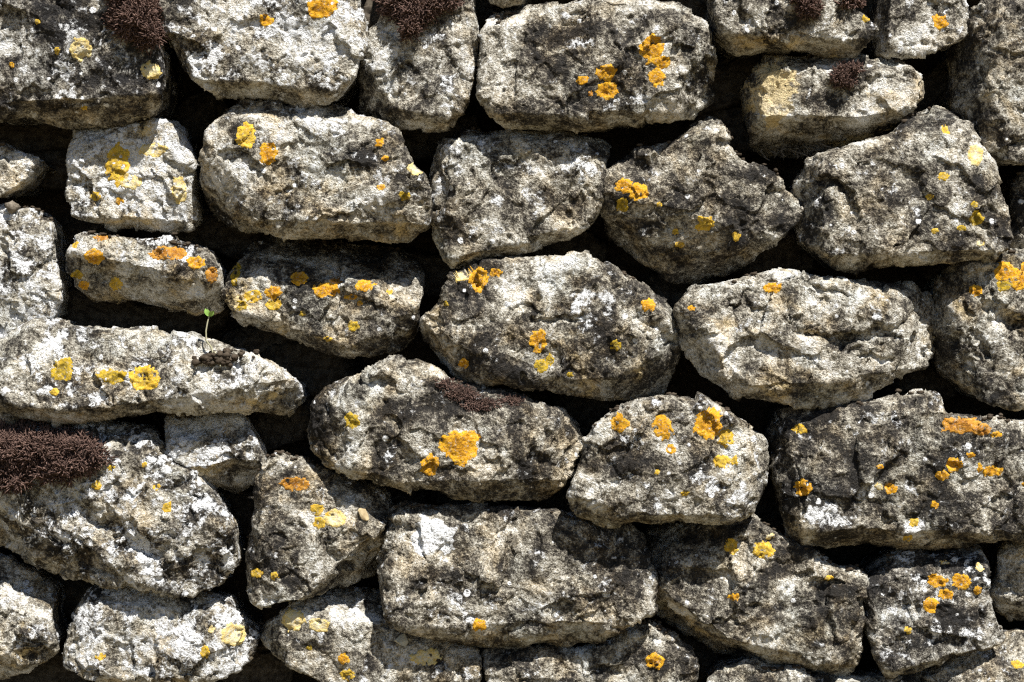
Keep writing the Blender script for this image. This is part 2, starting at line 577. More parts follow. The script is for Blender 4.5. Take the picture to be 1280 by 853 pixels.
stone('dark blue-grey block in the top left corner, moss on its upper right',
      '-60,-40 195,-40 196,0 200,40 203,60 207,84 203,123 197,137 158,150 84,155 35,147 0,149 -60,140',
      proud=26, cover=(.55, .72, .0), creases=[(0, 128, 200, 112, .9)], rim=16, tilt=(.0, .05),
      marks=[('w', 130, 105, 60, 30, .15)],
      lichen='p110,67,13,13 p195,92,12,11 y80,70,4,6 y110,135,7,5 y3,117,5,8 y57,34,4 o24,87,4')
stone('white and grey block beneath the top edge with an orange spot near its upper right corner',
      '205,-40 440,-40 446,0 455,53 450,70 441,95 420,118 391,127 317,121 267,113 239,91 218,67 206,35',
      proud=24, cover=(.78, .35, .08), creases=[(238, 92, 420, 108, 1.3), (216, 30, 246, 96, .7)], rim=15,
      marks=[('d', 235, 55, 25, 45, .3)], lichen='o406,15,18,13 o336,30,9,8')
stone('upright light grey stone with a brown moss tuft over its top',
      '480,-18 585,-18 589,3 595,60 592,91 578,137 553,158 511,156 476,150 452,130 449,91 458,49 476,32',
      proud=8, cover=(.55, .42, .05), creases=[(452, 128, 570, 138, 1.2)], rim=16)
stone('wide grey block at the top with five orange lichen spots',
      '604,49 614,32 635,14 670,4 769,1 800,0 846,10 878,28 885,46 891,81 889,120 862,146 804,152 734,159 646,160 621,148 600,116',
      proud=16, cover=(.42, .5, .08), creases=[(875, 40, 790, 14, .8), (700, 16, 610, 46, .6), (615, 140, 870, 136, 1.0)], rim=17,
      marks=[('d', 690, 70, 60, 45, .16), ('w', 720, 40, 45, 30, .2), ('w', 790, 140, 40, 14, .3)],
      lichen='o811,67,15,18 o825,84,10,9 o818,103,10,11 o756,96,12,10 o757,118,13,11 o726,106,8,6 r737,122,4', solid=.5)
stone('low pale stone at the top edge with an undercut brown lower face',
      '893,-30 1040,-30 1052,3 1077,18 1095,37 1088,46 1066,69 1035,65 1003,58 968,54 919,58 898,39 892,10',
      proud=12, cover=(.5, .45, .3), creases=[(895, 36, 1090, 44, 1.1)], rim=12, lichen='y1080,25,5')
stone('small pale grey stone at the top edge beside the right corner block',
      '1107,-20 1203,-20 1206,0 1211,42 1202,53 1151,63 1105,67 1103,40 1104,10',
      proud=-8, cover=(.55, .3, .06), creases=[(1112, -10, 1112, 66, 1.6)], rim=9, dome=6, lichen='o1174,29,10,11')
stone('tall brownish stone in the upper right corner',
      '1232,4 1280,2 1345,8 1345,190 1290,204 1253,204 1232,183 1211,151 1205,106 1207,63 1211,42 1218,18',
      proud=14, cover=(.4, .5, .38), creases=[(1252, 30, 1236, 110, .9), (1236, 110, 1256, 204, .8)], rim=16)
stone('narrow grey stone cut by the right edge below the corner block',
      '1270,225 1290,210 1345,215 1345,300 1290,310 1267,306', proud=-18, cover=(.4, .5, .1), rim=12)
stone('small stone with a bright yellow-cream left end and a moss tuft on top',
      '930,104 945,80 975,71 1030,70 1090,77 1138,84 1146,100 1149,123 1130,150 1092,172 1055,178 1010,186 965,186 948,178 938,150',
      proud=2, cover=(.4, .4, .36), creases=[(935, 140, 1050, 146, 1.2), (1050, 146, 1148, 128, .9), (1135, 92, 940, 96, .9)], rim=14,
      marks=[('o', 960, 118, 30, 42, .8), ('d', 960, 118, 32, 42, -.4), ('o', 1065, 110, 40, 30, .25)])
stone('big grey stone with a sloping top and small yellow spots along its right side',
      '1000,225 1014,204 1031,193 1105,176 1133,155 1147,141 1175,132 1204,141 1214,169 1232,200 1242,229 1256,274 1261,299 1253,313 1218,323 1126,331 1077,337 1045,333 1021,313 1006,299 1001,260',
      proud=16, cover=(.48, .5, .12), creases=[(1026, 190, 1024, 330, 1.2), (1005, 312, 1255, 306, .9), (1215, 160, 1140, 152, .8)], rim=18,
      marks=[('d', 1080, 265, 50, 25, .25)],
      lichen='p1213,196,10,13 y1172,224,8,6 y1176,165,6,7 g1214,275,9,9 g1210,258,5 y1156,248,5 g1195,287,7,4 y1161,291,5,4 p1219,306,6,4')
stone('brown-grey pointed stone with a two-lobed orange lichen on its left shoulder',
      '757,225 762,213 797,187 846,176 860,165 886,151 899,160 911,186 924,204 966,225 996,262 996,272 973,299 931,331 874,349 839,345 822,332 790,313 762,292 756,260',
      proud=0, cover=(.36, .60, .15), creases=[(772, 262, 836, 342, .9), (1000, 290, 875, 352, -.0), (830, 252, 985, 296, .35), (840, 318, 975, 290, .9)], rim=15,
      lichen='o778,236,11,10 o796,243,12,11 g776,258,8,9 y878,281,13,9 y843,291,5,4 y848,307,7,5 y917,297,6,7 y822,258,4')
stone('light grey squarish stone in the middle of the second row',
      '542,246 543,204 560,173 600,165 640,161 700,162 745,168 761,185 757,211 756,246 741,280 720,293 670,306 621,327 571,331 557,320 545,295',
      proud=0, cover=(.56, .36, .08), creases=[(765, 200, 640, 180, .7), (640, 180, 545, 186, .7), (560, 318, 740, 270, .9)], rim=17,
      marks=[('d', 655, 240, 28, 25, .25)])
stone('long cream-grey stone in the second row with two orange rings at its left',
      '250,225 257,204 267,169 292,141 312,130 353,128 412,131 469,149 493,169 508,197 532,218 539,246 536,278 511,299 476,298 416,297 363,295 321,288 290,285 272,276 256,258',
      proud=20, cover=(.58, .42, .3), creases=[(480, 168, 290, 150, .8), (282, 205, 330, 268, .5), (275, 268, 530, 276, 1.0)], rim=17,
      marks=[('d', 440, 205, 40, 16, .3), ('w', 420, 160, 40, 14, .3)],
      lichen='y314,175,13,15 o342,196,11,14 o478,183,6,7 o484,203,5,4 o480,238,6,5 g508,248,7,6 p521,215,10,8')
stone('small square white stone with a yellow streak below the corner block',
      '92,180 96,158 141,155 211,151 229,158 239,197 244,246 243,278 211,286 141,279 98,271 88,243 93,211',
      proud=-2, cover=(.85, .25, .34), creases=[(235, 160, 170, 158, .9), (170, 158, 92, 196, .9), (95, 262, 240, 272, 1.2)], rim=13, dome=8,
      marks=[('o', 190, 185, 35, 25, .35)],
      lichen='y152,208,14,24 p168,230,14,10 o154,253,6,5 y125,247,8,6 p195,190,18,9 p228,240,9,16')
stone('small pale stone end at the left edge in the second row',
      '-40,178 0,178 28,192 47,202 26,229 4,245 -40,245', proud=2, cover=(.65, .3, .3), rim=10, dome=6)
stone('upright pale stone cut by the left edge in the third row',
      '-50,300 -20,262 14,258 39,260 60,278 63,299 60,313 72,362 65,394 35,416 0,434 -50,434',
      proud=-5, cover=(.85, .32, .1), creases=[(50, 270, -20, 262, .5)], rim=14)
stone('low flat stone with orange lichen along its top edge',
      '86,327 95,302 116,293 186,299 229,302 264,316 276,341 275,366 267,386 239,387 141,374 105,370 88,360',
      proud=8, cover=(.66, .36, .35), creases=[(180, 326, 278, 348, .6), (90, 352, 275, 366, .9)], rim=12, dome=7, tilt=(0, -.10),
      lichen='o123,322,11,10 y144,355,9,8 o103,357,8,6 g98,344,8,6 r215,318,24,9 o250,330,13,8 r269,345,7,10 r131,298,9,5 y98,307,5,6')
stone('brown-grey stone in the third row with a yellow-crusted left end',
      '280,366 290,341 310,313 317,298 340,296 406,300 493,312 525,337 530,366 523,390 519,418 500,437 476,446 430,441 377,426 335,415 305,397',
      proud=-5, cover=(.36, .5, .3), creases=[(530, 352, 420, 352, .75), (420, 352, 305, 318, .75), (330, 388, 470, 436, .7)], rim=16,
      marks=[('o', 300, 365, 25, 35, .3)],
      lichen='o377,349,11,9 o411,364,16,9 r424,351,9,5 o460,358,13,8 o442,372,9,4 o346,367,10,8 y347,382,10,8 y322,371,11,8 g306,383,9,7 g298,345,6,15 g445,408,8,6 y413,424,6,4 g383,393,5,4 o453,380,4 y489,366,4')
stone('long tapering white stone at the left with a soil clump on its ledge',
      '-50,428 0,428 46,402 70,396 91,409 140,413 183,411 225,424 267,430 306,439 345,461 373,482 377,499 355,514 299,512 218,512 141,520 70,524 0,527 -50,527',
      proud=14, cover=(.70, .44, .28), creases=[(200, 492, 330, 470, .6), (345, 440, 200, 420, .7), (0, 500, 360, 498, .8)], rim=14, tilt=(0, -.18),
      marks=[('o', 330, 490, 36, 20, .35)],
      lichen='g87,462,13,15 g148,470,18,9 y187,472,19,15 y78,489,6,5')
stone('large buff-grey stone in the centre with orange lichen at its upper left',
      '527,404 553,383 556,362 571,344 603,329 652,325 741,323 776,340 797,350 825,373 845,401 843,436 839,471 835,497 797,500 716,498 670,481 628,473 599,476 567,467 539,439',
      proud=6, cover=(.42, .52, .3), creases=[(590, 430, 640, 468, .3), (640, 460, 840, 470, .45), (842, 420, 770, 335, .8), (530, 395, 600, 480, .6)], rim=17,
      cracks=[(665, 400, 725, 402, 5, 6), (800, 400, 830, 430, 14, 9)],
      marks=[('d', 700, 450, 110, 30, .2), ('w', 740, 385, 30, 25, .3), ('d', 680, 350, 70, 28, -.2)],
      lichen='o598,350,13,15 o620,342,8,6 p578,345,11,8 o672,426,11,13 g676,457,9,9 g687,450,6,8 o808,383,10,8 g767,432,7,7 o580,455,7,7 g558,380,4 g711,468,5,4')
stone('buff fissured stone in the third row with deep cracks across its face',
      '843,390 846,380 867,363 933,351 957,341 996,338 1028,350 1098,353 1147,360 1172,373 1177,401 1178,429 1161,457 1091,489 1042,502 979,504 926,496 898,478 874,457 860,439 845,432',
      proud=12, cover=(.46, .24, .34), creases=[(848, 394, 950, 498, .75), (900, 480, 1170, 450, .55), (1160, 372, 960, 350, .5)], rim=16,
      cracks=[(985, 408, 1050, 425, 8, 9), (1050, 428, 1120, 408, 9, 12), (1120, 408, 1135, 392, 7, 8), (985, 350, 1050, 372, 5, 7), (930, 375, 955, 395, 6, 6), (1060, 440, 1110, 450, 5, 5), (905, 378, 930, 382, 4, 5)],
      lichen='o962,361,11,7 o861,386,5,4')
stone('tall brown-grey stone at the right edge with orange lichen near its top',
      '1180,376 1186,348 1194,333 1218,326 1249,318 1280,315 1345,325 1345,495 1280,508 1253,508 1221,496 1190,468 1179,436',
      proud=4, cover=(.36, .5, .34), creases=[(1200, 335, 1192, 470, .9), (1195, 440, 1230, 500, .6)], rim=18,
      cracks=[(1225, 385, 1260, 410, 14, 14), (1220, 425, 1230, 440, 9, 9)],
      lichen='o1216,365,8,8 o1252,340,14,11 o1268,352,12,12 g1250,358,10,7 o1276,336,6,8')
stone('large grey stone in the fourth row with one big round orange lichen',
      '386,541 391,510 416,485 451,471 497,453 525,457 564,480 610,488 634,486 673,503 700,513 720,528 727,560 723,573 713,592 695,609 670,622 606,627 567,623 546,611 497,609 448,592 406,578 388,557',
      proud=12, cover=(.46, .48, .2), creases=[(395, 560, 540, 600, .7), (540, 590, 720, 590, .6), (560, 485, 470, 462, .6)], rim=18,
      cracks=[(490, 530, 500, 545, 10, 8)], marks=[('d', 590, 505, 40, 26, .3), ('o', 500, 480, 40, 20, .2), ('d', 640, 600, 50, 25, .2)],
      lichen='o578,555,23,21 o540,579,12,13 g444,524,10,10', solid=.5)
stone('light grey stone in the fourth row with three orange rings along its top',
      '730,552 758,524 786,505 829,499 881,503 927,524 959,547 964,556 962,581 952,616 938,637 924,653 881,652 825,650 755,650 716,637 711,616 720,592 730,568',
      proud=26, cover=(.55, .42, .14), creases=[(720, 632, 940, 634, .8), (960, 560, 880, 500, .5)], rim=16,
      marks=[('d', 790, 600, 55, 30, .2), ('w', 910, 610, 30, 20, .25)],
      lichen='o773,528,12,12 o826,533,13,15 o883,528,17,19 y904,546,10,11 y900,575,11,9 y915,574,5,7 o836,560,7,6 y853,614,5,5 y819,588,4')
stone('broad dark block at the right with scattered small orange lichens',
      '966,541 975,520 1017,508 1077,506 1126,499 1140,488 1168,495 1175,516 1214,520 1280,526 1345,530 1345,660 1280,668 1242,674 1197,682 1109,681 1049,681 989,673 979,641 971,606 965,560',
      proud=13, cover=(.5, .72, .1), creases=[(1150, 515, 980, 526, .6), (985, 650, 1280, 652, .9), (985, 530, 992, 670, .7)], rim=15, tilt=(0, .06),
      marks=[('w', 1030, 640, 40, 16, .3), ('w', 1140, 660, 50, 16, .35)],
      lichen='r1190,530,22,11 r1215,535,14,8 o1234,541,8,4 o997,606,10,11 o1105,608,8,7 p1090,605,6,5 o1158,627,5,5 o1182,578,10,9 o1167,591,8,7 o1201,566,6,4 o1213,582,4,7 o1228,586,12,8 y1127,670,7,5 y1133,649,7,6 y996,536,9,7 o1270,603,4 o1089,580,5,4', solid=.4)
stone('big rough white stone at the lower left under the moss cushion',
      '-60,600 -20,545 60,530 120,528 185,540 211,571 239,585 267,613 278,641 292,666 296,708 281,729 239,739 218,731 169,727 116,724 70,722 35,704 0,687 -60,680',
      proud=10, cover=(.80, .50, .18), creases=[(60, 640, 190, 715, .5), (215, 572, 120, 560, .9), (292, 650, 225, 575, .8), (10, 600, 60, 725, .5)], rim=17, rough=1.35,
      cracks=[(120, 640, 200, 690, 24, 12), (90, 610, 130, 650, 14, 8)], marks=[('d', 70, 690, 60, 40, .3)],
      lichen='y218,630,6,7 y132,603,7,6 g150,582,5,5 y190,578,4 y205,605,5,4')
stone('small wedge of pale stone beneath the long tapering stone',
      '208,520 250,516 300,521 322,546 333,571 325,592 304,613 282,619 258,598 238,578 211,561',
      proud=-5, cover=(.82, .22, .3), creases=[(238, 576, 335, 566, 1.2), (330, 550, 210, 548, .8)], rim=10, dome=6)
stone('angular brown stone with a pointed top left of centre',
      '321,609 335,581 353,566 364,571 400,585 448,606 483,620 484,651 476,690 462,722 420,735 388,741 335,753 309,745 306,711 318,669',
      proud=-2, cover=(.5, .5, .3), creases=[(384, 742, 486, 650, 1.7), (470, 645, 366, 582, .9), (332, 580, 318, 745, .8)], rim=10, dome=6,
      lichen='r372,602,19,9 p422,645,13,11 y400,634,8,8 y403,650,8,8 y324,714,8,7 y347,716,6,6 y413,640,4')
stone('largest dark stone in the bottom row with a white patch at its upper left',
      '483,669 490,642 497,636 546,635 606,633 691,641 734,653 783,660 811,683 813,722 815,757 790,771 748,799 706,810 663,808 628,820 600,814 581,810 546,796 501,778 479,754 474,711',
      proud=4, cover=(.5, .62, .16), creases=[(500, 770, 800, 765, .5), (545, 790, 800, 782, .7), (810, 700, 700, 640, .7), (492, 650, 486, 770, .8)], rim=18,
      marks=[('w', 545, 668, 26, 24, .9), ('w', 585, 750, 50, 25, .25), ('w', 610, 800, 40, 15, .3)],
      lichen='o600,777,9,8')
stone('dark blotched stone at the lower right whose left half lies in shadow',
      '815,687 819,667 846,655 910,652 941,645 964,669 986,683 1038,707 1070,717 1073,736 1072,792 1059,838 1049,842 1010,834 982,833 943,827 896,820 874,799 860,796 829,778 814,750',
      proud=-1, cover=(.42, .56, .28), creases=[(938, 652, 838, 716, .9), (812, 724, 880, 772, 1.2), (880, 776, 1060, 818, .9)], rim=13,
      lichen='y909,678,9,10 y948,683,13,10 p957,667,6,5 o912,740,7,5 y1029,718,6,5')
stone('small dark four-sided stone with a cluster of yellow-orange spots',
      '1076,732 1105,706 1125,694 1172,689 1228,690 1233,706 1233,743 1242,778 1250,792 1246,805 1214,811 1179,825 1140,840 1105,838 1091,810 1083,771',
      proud=3, cover=(.62, .74, .02), creases=[(1235, 706, 1172, 696, 1.0), (1172, 696, 1076, 736, 1.0), (1094, 826, 1240, 796, .8)], rim=11, dome=7,
      lichen='o1167,724,12,8 o1197,725,13,10 o1177,740,10,7 o1157,754,10,9 o1217,735,6,6 y1130,784,6,5 p1179,703,8,3 p1221,708,6,5', solid=.42)
stone('brown stone end at the right edge near the bottom',
      '1255,676 1280,669 1345,675 1345,780 1280,776 1246,759 1237,743 1250,711', proud=-16, cover=(.35, .5, .4), creases=[(1245, 735, 1290, 745, .9)], rim=10)
stone('bright white lichen-covered stone in the bottom left with a yellow right shoulder',
      '76,813 88,792 105,757 113,740 150,737 176,731 197,736 240,745 281,750 292,768 320,796 313,817 292,841 246,852 176,850 116,845 81,831',
      proud=-4, cover=(.86, .46, .25), creases=[(285, 764, 110, 748, .6), (95, 780, 84, 830, .6), (85, 826, 300, 838, .9)], rim=14,
      lichen='p294,790,14,14 y263,808,6,9 p270,782,5,5 y133,815,6,5')
stone('cream stone cut by the left edge in the bottom corner',
      '-50,700 0,706 35,717 66,748 72,803 53,820 18,840 0,845 -50,845', proud=-5, cover=(.62, .30, .4), creases=[(75, 772, 0, 748, .9), (0, 806, 75, 792, .9)], rim=12,
      marks=[('o', 30, 770, 40, 16, .3)])
stone('smooth sloping stone at the bottom with pale yellow patches on its left end',
      '326,796 346,771 370,752 420,743 476,750 500,780 546,796 599,817 597,850 590,885 430,885 406,847 363,824 332,807',
      proud=-14, cover=(.58, .4, .24), creases=[(590, 826, 470, 778, .7), (470, 778, 350, 764, .7), (350, 815, 440, 860, .8)], rim=14, rough=.8,
      lichen='p370,771,14,13 p402,776,13,9 o432,819,8,7 y437,839,9,8 p532,817,18,10 g390,806,5,4')
stone('grey stone rising from the bottom edge with one orange spot',
      '607,834 612,820 670,814 723,812 776,792 804,785 829,792 860,813 867,852 860,885 610,885',
      proud=-12, cover=(.48, .42, .12), creases=[(800, 794, 615, 838, .7)], rim=14, lichen='o816,823,12,10')
stone('low grey stone just showing at the bottom edge near the right',
      '888,852 900,838 933,829 985,838 1040,847 1100,847 1150,838 1158,855 1150,890 890,890', proud=-6, cover=(.5, .45, .1), rim=12)
stone('pale stone in the bottom right corner',
      '1165,848 1179,831 1218,810 1280,796 1345,800 1345,890 1160,890', proud=-2, cover=(.6, .42, .2), creases=[(1345, 812, 1170, 850, .7)], rim=13, lichen='y1265,826,8,5')
stone('tip of a stone hanging into the top edge above the gap',
      '600,-45 668,-45 655,-4 632,4 611,0', proud=4, cover=(.4, .4, .3), rim=10, dome=5)

wall = bpy.data.objects.new('dry_stone_wall', None)
COL.objects.link(wall)
tag(wall, 'dry stone wall of rough weathered limestone spotted with white and orange lichen', 'wall', kind='thing')

SURF = []        # picture positions and heights of every stone's face, for moss and debris
for i, (label, pts, kw) in enumerate(ST):
    kw = dict(kw)
    lich = kw.pop('lichen', '')
    solid = kw.pop('solid', .34)
    kw['proud'] = kw.get('proud', 0) * 1.7
    st = build_stone(pts, seed=i + 3, **kw)
    W, loc = to_world(st['V'], st['ctr'], st['yo'])
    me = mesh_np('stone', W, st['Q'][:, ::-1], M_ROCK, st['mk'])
    o = link('stone', me, wall, loc)
    o['label'] = label
    kk = (DIST * 1000 + st['yo']) / (DIST * 1000)
    Wn = W[:st['n']]
    SURF.append(np.stack([Wn[:, 0] + loc.x, Wn[:, 1], Wn[:, 2] + loc.z], 1))
    for j, item in enumerate(lich.split()):
        v = [float(a) for a in item[1:].split(',')]
        rx = v[2]
        ry = v[3] if len(v) > 3 else rx
        r = lichen_mesh(st, W, v[0], v[1], rx * 1.08, ry * 1.08, 900 + i * 31 + j, solid)
        if r:
            link('lichen_patch', mesh_np('lichen_patch', r[0], r[1][:, ::-1], M_LICHEN[item[0]], r[2]), o)
SURF_ALL = np.concatenate(SURF)

def surf(px, py, which=None, rad=5):
    """point on the wall's front surface seen at a picture position: nearest surface point to the camera along that direction"""
    P = SURF_ALL if which is None else SURF[which]
    k = (DIST + P[:, 1]) / DIST
    dx = P[:, 0] - (px - 640) / 1000 * k
    dz = (P[:, 2] - CAMZ) + (py - 426.5) / 1000 * k
    d = dx * dx + dz * dz
    m = d < (rad / 1000) ** 2
    if not m.any():
        return Vector(P[d.argmin()])
    c = P[m]
    return Vector(c[c[:, 1].argmin()])

# ------------------------------------------------------------------ the rest of the wall: rubble in the gaps, the courses round the picture, the core
TPL = []
for k in range(6):
    w, h = 130, 72
    a = np.linspace(0, 2 * math.pi, 15)[:-1] + RNG.uniform(-.12, .12, 14)
    ex = 0.42
    pts = [(w * np.sign(math.cos(t)) * abs(math.cos(t)) ** ex * RNG.uniform(.9, 1.02), h * np.sign(math.sin(t)) * abs(math.sin(t)) ** ex * RNG.uniform(.88, 1.02)) for t in a]
    st = build_stone(pts, seed=200 + k, g=4.0, cover=(.35 + .05 * k, .5, .2), rim=20, dome=14)
    W = np.stack([st['V'][:, 0], st['V'][:, 1], -st['V'][:, 2]], 1) / 1000
    TPL.append(mesh_np('stone', W, st['Q'][:, ::-1], M_ROCK, st['mk']))

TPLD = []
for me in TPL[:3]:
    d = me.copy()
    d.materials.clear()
    d.materials.append(M_GAP_SHADE)
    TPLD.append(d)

def plain_stone(px, py, wpx, hpx, y, rot=0.0, tpl=TPL):
    o = link('stone', random.choice(tpl), wall)
    k = (DIST + y) / DIST
    o.location = ((px - 640) / 1000 * k, y, CAMZ - (py - 426.5) / 1000 * k)
    o.scale = (wpx / 260 * k, 1.0, hpx / 144 * k)
    o.rotation_euler = (random.uniform(-.06, .06), rot, random.uniform(-.08, .08))
    return o

GAPS = [(235, 150), (30, 165), (248, 285), (78, 300), (535, 165), (536, 345), (912, 100), (915, 160), (1180, 105), (385, 460),
        (1215, 320), (700, 318), (855, 365), (965, 310), (300, 640), (355, 530), (490, 632), (735, 510), (968, 640), (1080, 770),
        (1262, 690), (865, 825), (315, 835), (60, 735), (1250, 310), (130, 392), (215, 400), (330, 432), (1165, 480), (1150, 690),
        (40, 845), (590, 640), (300, 300), (455, 15), (600, 20), (890, 15), (1098, 30), (510, 540), (80, 210), (700, 640), (470, 600), (240, 530), (70, 540)]
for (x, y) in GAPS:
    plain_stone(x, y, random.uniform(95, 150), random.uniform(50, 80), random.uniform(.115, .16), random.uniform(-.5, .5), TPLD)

def course(x0, x1, ytop, ybot):
    x = x0
    while x < x1 - 60:
        w = min(random.uniform(190, 330), x1 - x)
        if x1 - x - w < 90:
            w = x1 - x
        plain_stone(x + w / 2, (ytop + ybot) / 2 + random.uniform(-6, 6), w - 8, ybot - ytop - 6, random.uniform(-.015, .015), random.uniform(-.05, .05))
        x += w
for (a, b_) in ((-215, -46),):
    course(-600, 1880, a, b_)
for k in range(6):
    a = -46 + k * 156
    course(-600 + 40 * (k % 2), -54, a, a + 152)
    course(1349, 1880 - 40 * (k % 2), a, a + 152)
yb = 892
for hgt in (165, 170, 160):
    course(-600, 1880, yb, yb + hgt)
    yb += hgt

def box_mesh(name, x0, x1, y0, y1, z0, z1, mat):
    V = np.array([(x, y, z) for x in (x0, x1) for y in (y0, y1) for z in (z0, z1)], float)
    F = np.array([(0, 1, 3, 2), (4, 6, 7, 5), (0, 4, 5, 1), (2, 3, 7, 6), (0, 2, 6, 4), (1, 5, 7, 3)])
    me = mesh_np(name, V, F, mat)
    me.polygons.foreach_set('use_smooth', np.zeros(6, bool))
    return me
link('rubble_core', box_mesh('rubble_core', -1.2, 1.2, 0.19, 0.60, 0.0, 1.64, M_SOIL), wall)

gm = mesh_np('ground', np.array([(-300, -300, 0), (300, -300, 0), (300, 300, 0), (-300, 300, 0)], float), np.array([(0, 1, 2, 3)]), M_GROUND)
tag(link('ground', gm), kind='structure')

# ------------------------------------------------------------------ moss cushions
def blades(roots, dirs, length, width, seed):
    """tapered bent three-sided shoots"""
    rs = np.random.default_rng(seed)
    n = len(roots)
    dirs = dirs / np.linalg.norm(dirs, axis=1)[:, None]
    ref = rs.normal(size=(n, 3))
    s1 = np.cross(dirs, ref)
    s1 /= np.linalg.norm(s1, axis=1)[:, None]
    s2 = np.cross(dirs, s1)
    L = (length * rs.uniform(.6, 1.3, n))[:, None]
    bend = s1 * rs.normal(size=(n, 1)) * .35 + s2 * rs.normal(size=(n, 1)) * .35
    V = []
    for t, wd in ((0, .8), (.5, 1.0), (.85, .75)):
        c = roots + dirs * L * t + bend * L * t * t
        for k in range(3):
            a = k * 2 * math.pi / 3
            V.append(c + (s1 * math.cos(a) + s2 * math.sin(a)) * width * wd)
    V.append(roots + dirs * L + bend * L)
    V = np.stack(V, 1)
    b0 = (np.arange(n) * 10)[:, None]
    quads, tris = [], []
    for r in (0, 3):
        for k in range(3):
            k2 = (k + 1) % 3
            quads.append(b0 + np.array([r + k, r + k2, r + 3 + k2, r + 3 + k]))
    for k in range(3):
        tris.append(b0 + np.array([6 + k, 6 + (k + 1) % 3, 9]))
    return V.reshape(-1, 3), [np.concatenate(quads), np.concatenate(tris)]

def moss(label, which, blobs, count, thick, length, seed, width=.0011):
    """blobs: (px, py, rx, ry) ellipses that together outline the cushion; it grows on stone number `which`"""
    rs = np.random.default_rng(seed)
    A = np.array([b[2] * b[3] for b in blobs], float)
    pick = rs.choice(len(blobs), count, p=A / A.sum())
    roots, dirs = [], []
    cx, cy = blobs[0][0], blobs[0][1]
    base = surf(cx, cy, which)
    Pw = SURF[which]
    K = (DIST + Pw[:, 1]) / DIST
    PX = Pw[:, 0] / K * 1000 + 640
    PY = 426.5 - (Pw[:, 2] - CAMZ) / K * 1000
    for bi in range(len(blobs)):
        x, y, rx, ry = blobs[bi]
        m = int((pick == bi).sum())
        a = rs.uniform(0, 2 * math.pi, m)
        r = np.sqrt(rs.uniform(0, 1, m)) * (1 + .12 * np.sin(a * 3 + bi) + .08 * np.sin(a * 7))
        px, py = x + np.cos(a) * r * rx, y + np.sin(a) * r * ry
        near = (abs(PX - x) < rx + 25) & (abs(PY - y) < ry + 25)
        q = Pw[near]; qx = PX[near]; qy = PY[near]
        for k in range(m):
            if len(q):
                d = (qx - px[k]) ** 2 + (qy - py[k]) ** 2
                j = d.argmin()
                yy = q[j, 1]
            else:
                yy = base.y
            dome = max(0, 1 - r[k] ** 2) ** .7
            lump = perlin(np.array([[px[k] / 14, py[k] / 14, seed]]), seed)[0]
            yd = yy - thick * dome * (1 + lump) * .8
            kk = (DIST + yd) / DIST
            roots.append(((px[k] - 640) / 1000 * kk, yd, CAMZ - (py[k] - 426.5) / 1000 * kk))
            dirs.append((math.cos(a[k]) * r[k] * .8, -0.75, -math.sin(a[k]) * r[k] * .7 + .15))
    roots = np.array(roots)
    dirs = np.array(dirs) + rs.normal(size=(len(roots), 3)) * .35
    c = roots.mean(0)
    e = bpy.data.objects.new('moss_cushion', None)
    COL.objects.link(e)
    e.location = Vector(c)
    tag(e, label, 'moss')
    V, F = blades(roots - c, dirs, length, width, seed)
    sh = link('moss_shoots', mesh_np('moss_shoots', V, F, M_MOSS), e)
    sh['kind'] = 'stuff'
    # hummock under the shoots: lumps bedded between shoots and stone
    Vb, Fb, n0 = [], [], 0
    for (x, y, rx, ry) in blobs:
        nu, nv = 26, 8
        for iv in range(nv + 1):
            rr = iv / nv
            for iu in range(nu):
                t = iu / nu * 2 * math.pi
                r2 = rr * (.93 + .10 * math.sin(3 * t + x) + .05 * math.sin(8 * t))
                qx, qy = x + math.cos(t) * r2 * rx * .93, y + math.sin(t) * r2 * ry * .93
                d = (PX - qx) ** 2 + (PY - qy) ** 2
                yy = Pw[d.argmin(), 1] if d.min() < 900 else base.y
                yd = yy - thick * .75 * (max(0, 1 - rr * rr) ** .6) + (.006 if iv == nv else 0)
                kk = (DIST + yd) / DIST
                Vb.append(((qx - 640) / 1000 * kk - c[0], yd - c[1], CAMZ - (qy - 426.5) / 1000 * kk - c[2]))
        for iv in range(nv):
            for iu in range(nu):
                a_, b2 = n0 + iv * nu + iu, n0 + iv * nu + (iu + 1) % nu
                Fb.append((a_, b2, b2 + nu, a_ + nu))
        n0 += (nv + 1) * nu
    link('cushion_base', mesh_np('cushion_base', np.array(Vb), np.array(Fb), M_MOSSB), e)
    return e

moss('brown moss cushion at the top edge on the dark corner block', 0, [(172, 18, 34, 32), (165, -18, 32, 30), (185, 42, 20, 18)], 3200, .024, .010, 1, .0009)
moss('brown moss tuft over the top of the upright light grey stone', 2, [(515, 8, 36, 20), (548, 0, 26, 14), (512, 32, 14, 16), (490, 0, 18, 14)], 2400, .022, .009, 2, .0009)
moss('wide dark brown moss cushion at the left edge on the rough white stone', 25,
     [(40, 562, 60, 30), (95, 568, 36, 28), (5, 572, 36, 38), (15, 602, 24, 12), (70, 590, 36, 12)], 5500, .030, .009, 3, .0009)
moss('small dark moss tuft on the stone with the cream left end', 8, [(1054, 96, 15, 14), (1068, 86, 9, 6)], 600, .016, .006, 4, .0007)
moss('dark moss tuft at the top edge on the low pale stone', 4, [(1010, 6, 14, 18), (1000, -8, 14, 12)], 700, .013, .006, 5, .0007)
moss('tiny moss tuft at the top edge at the right end of the low pale stone', 4, [(1064, 2, 14, 7)], 150, .01, .007, 6)
moss('thin brown moss film across the top of the large stone with the big orange lichen', 22, [(578, 492, 20, 10), (600, 505, 24, 9), (560, 480, 16, 7), (640, 500, 18, 6)], 900, .003, .0035, 7, .0006)

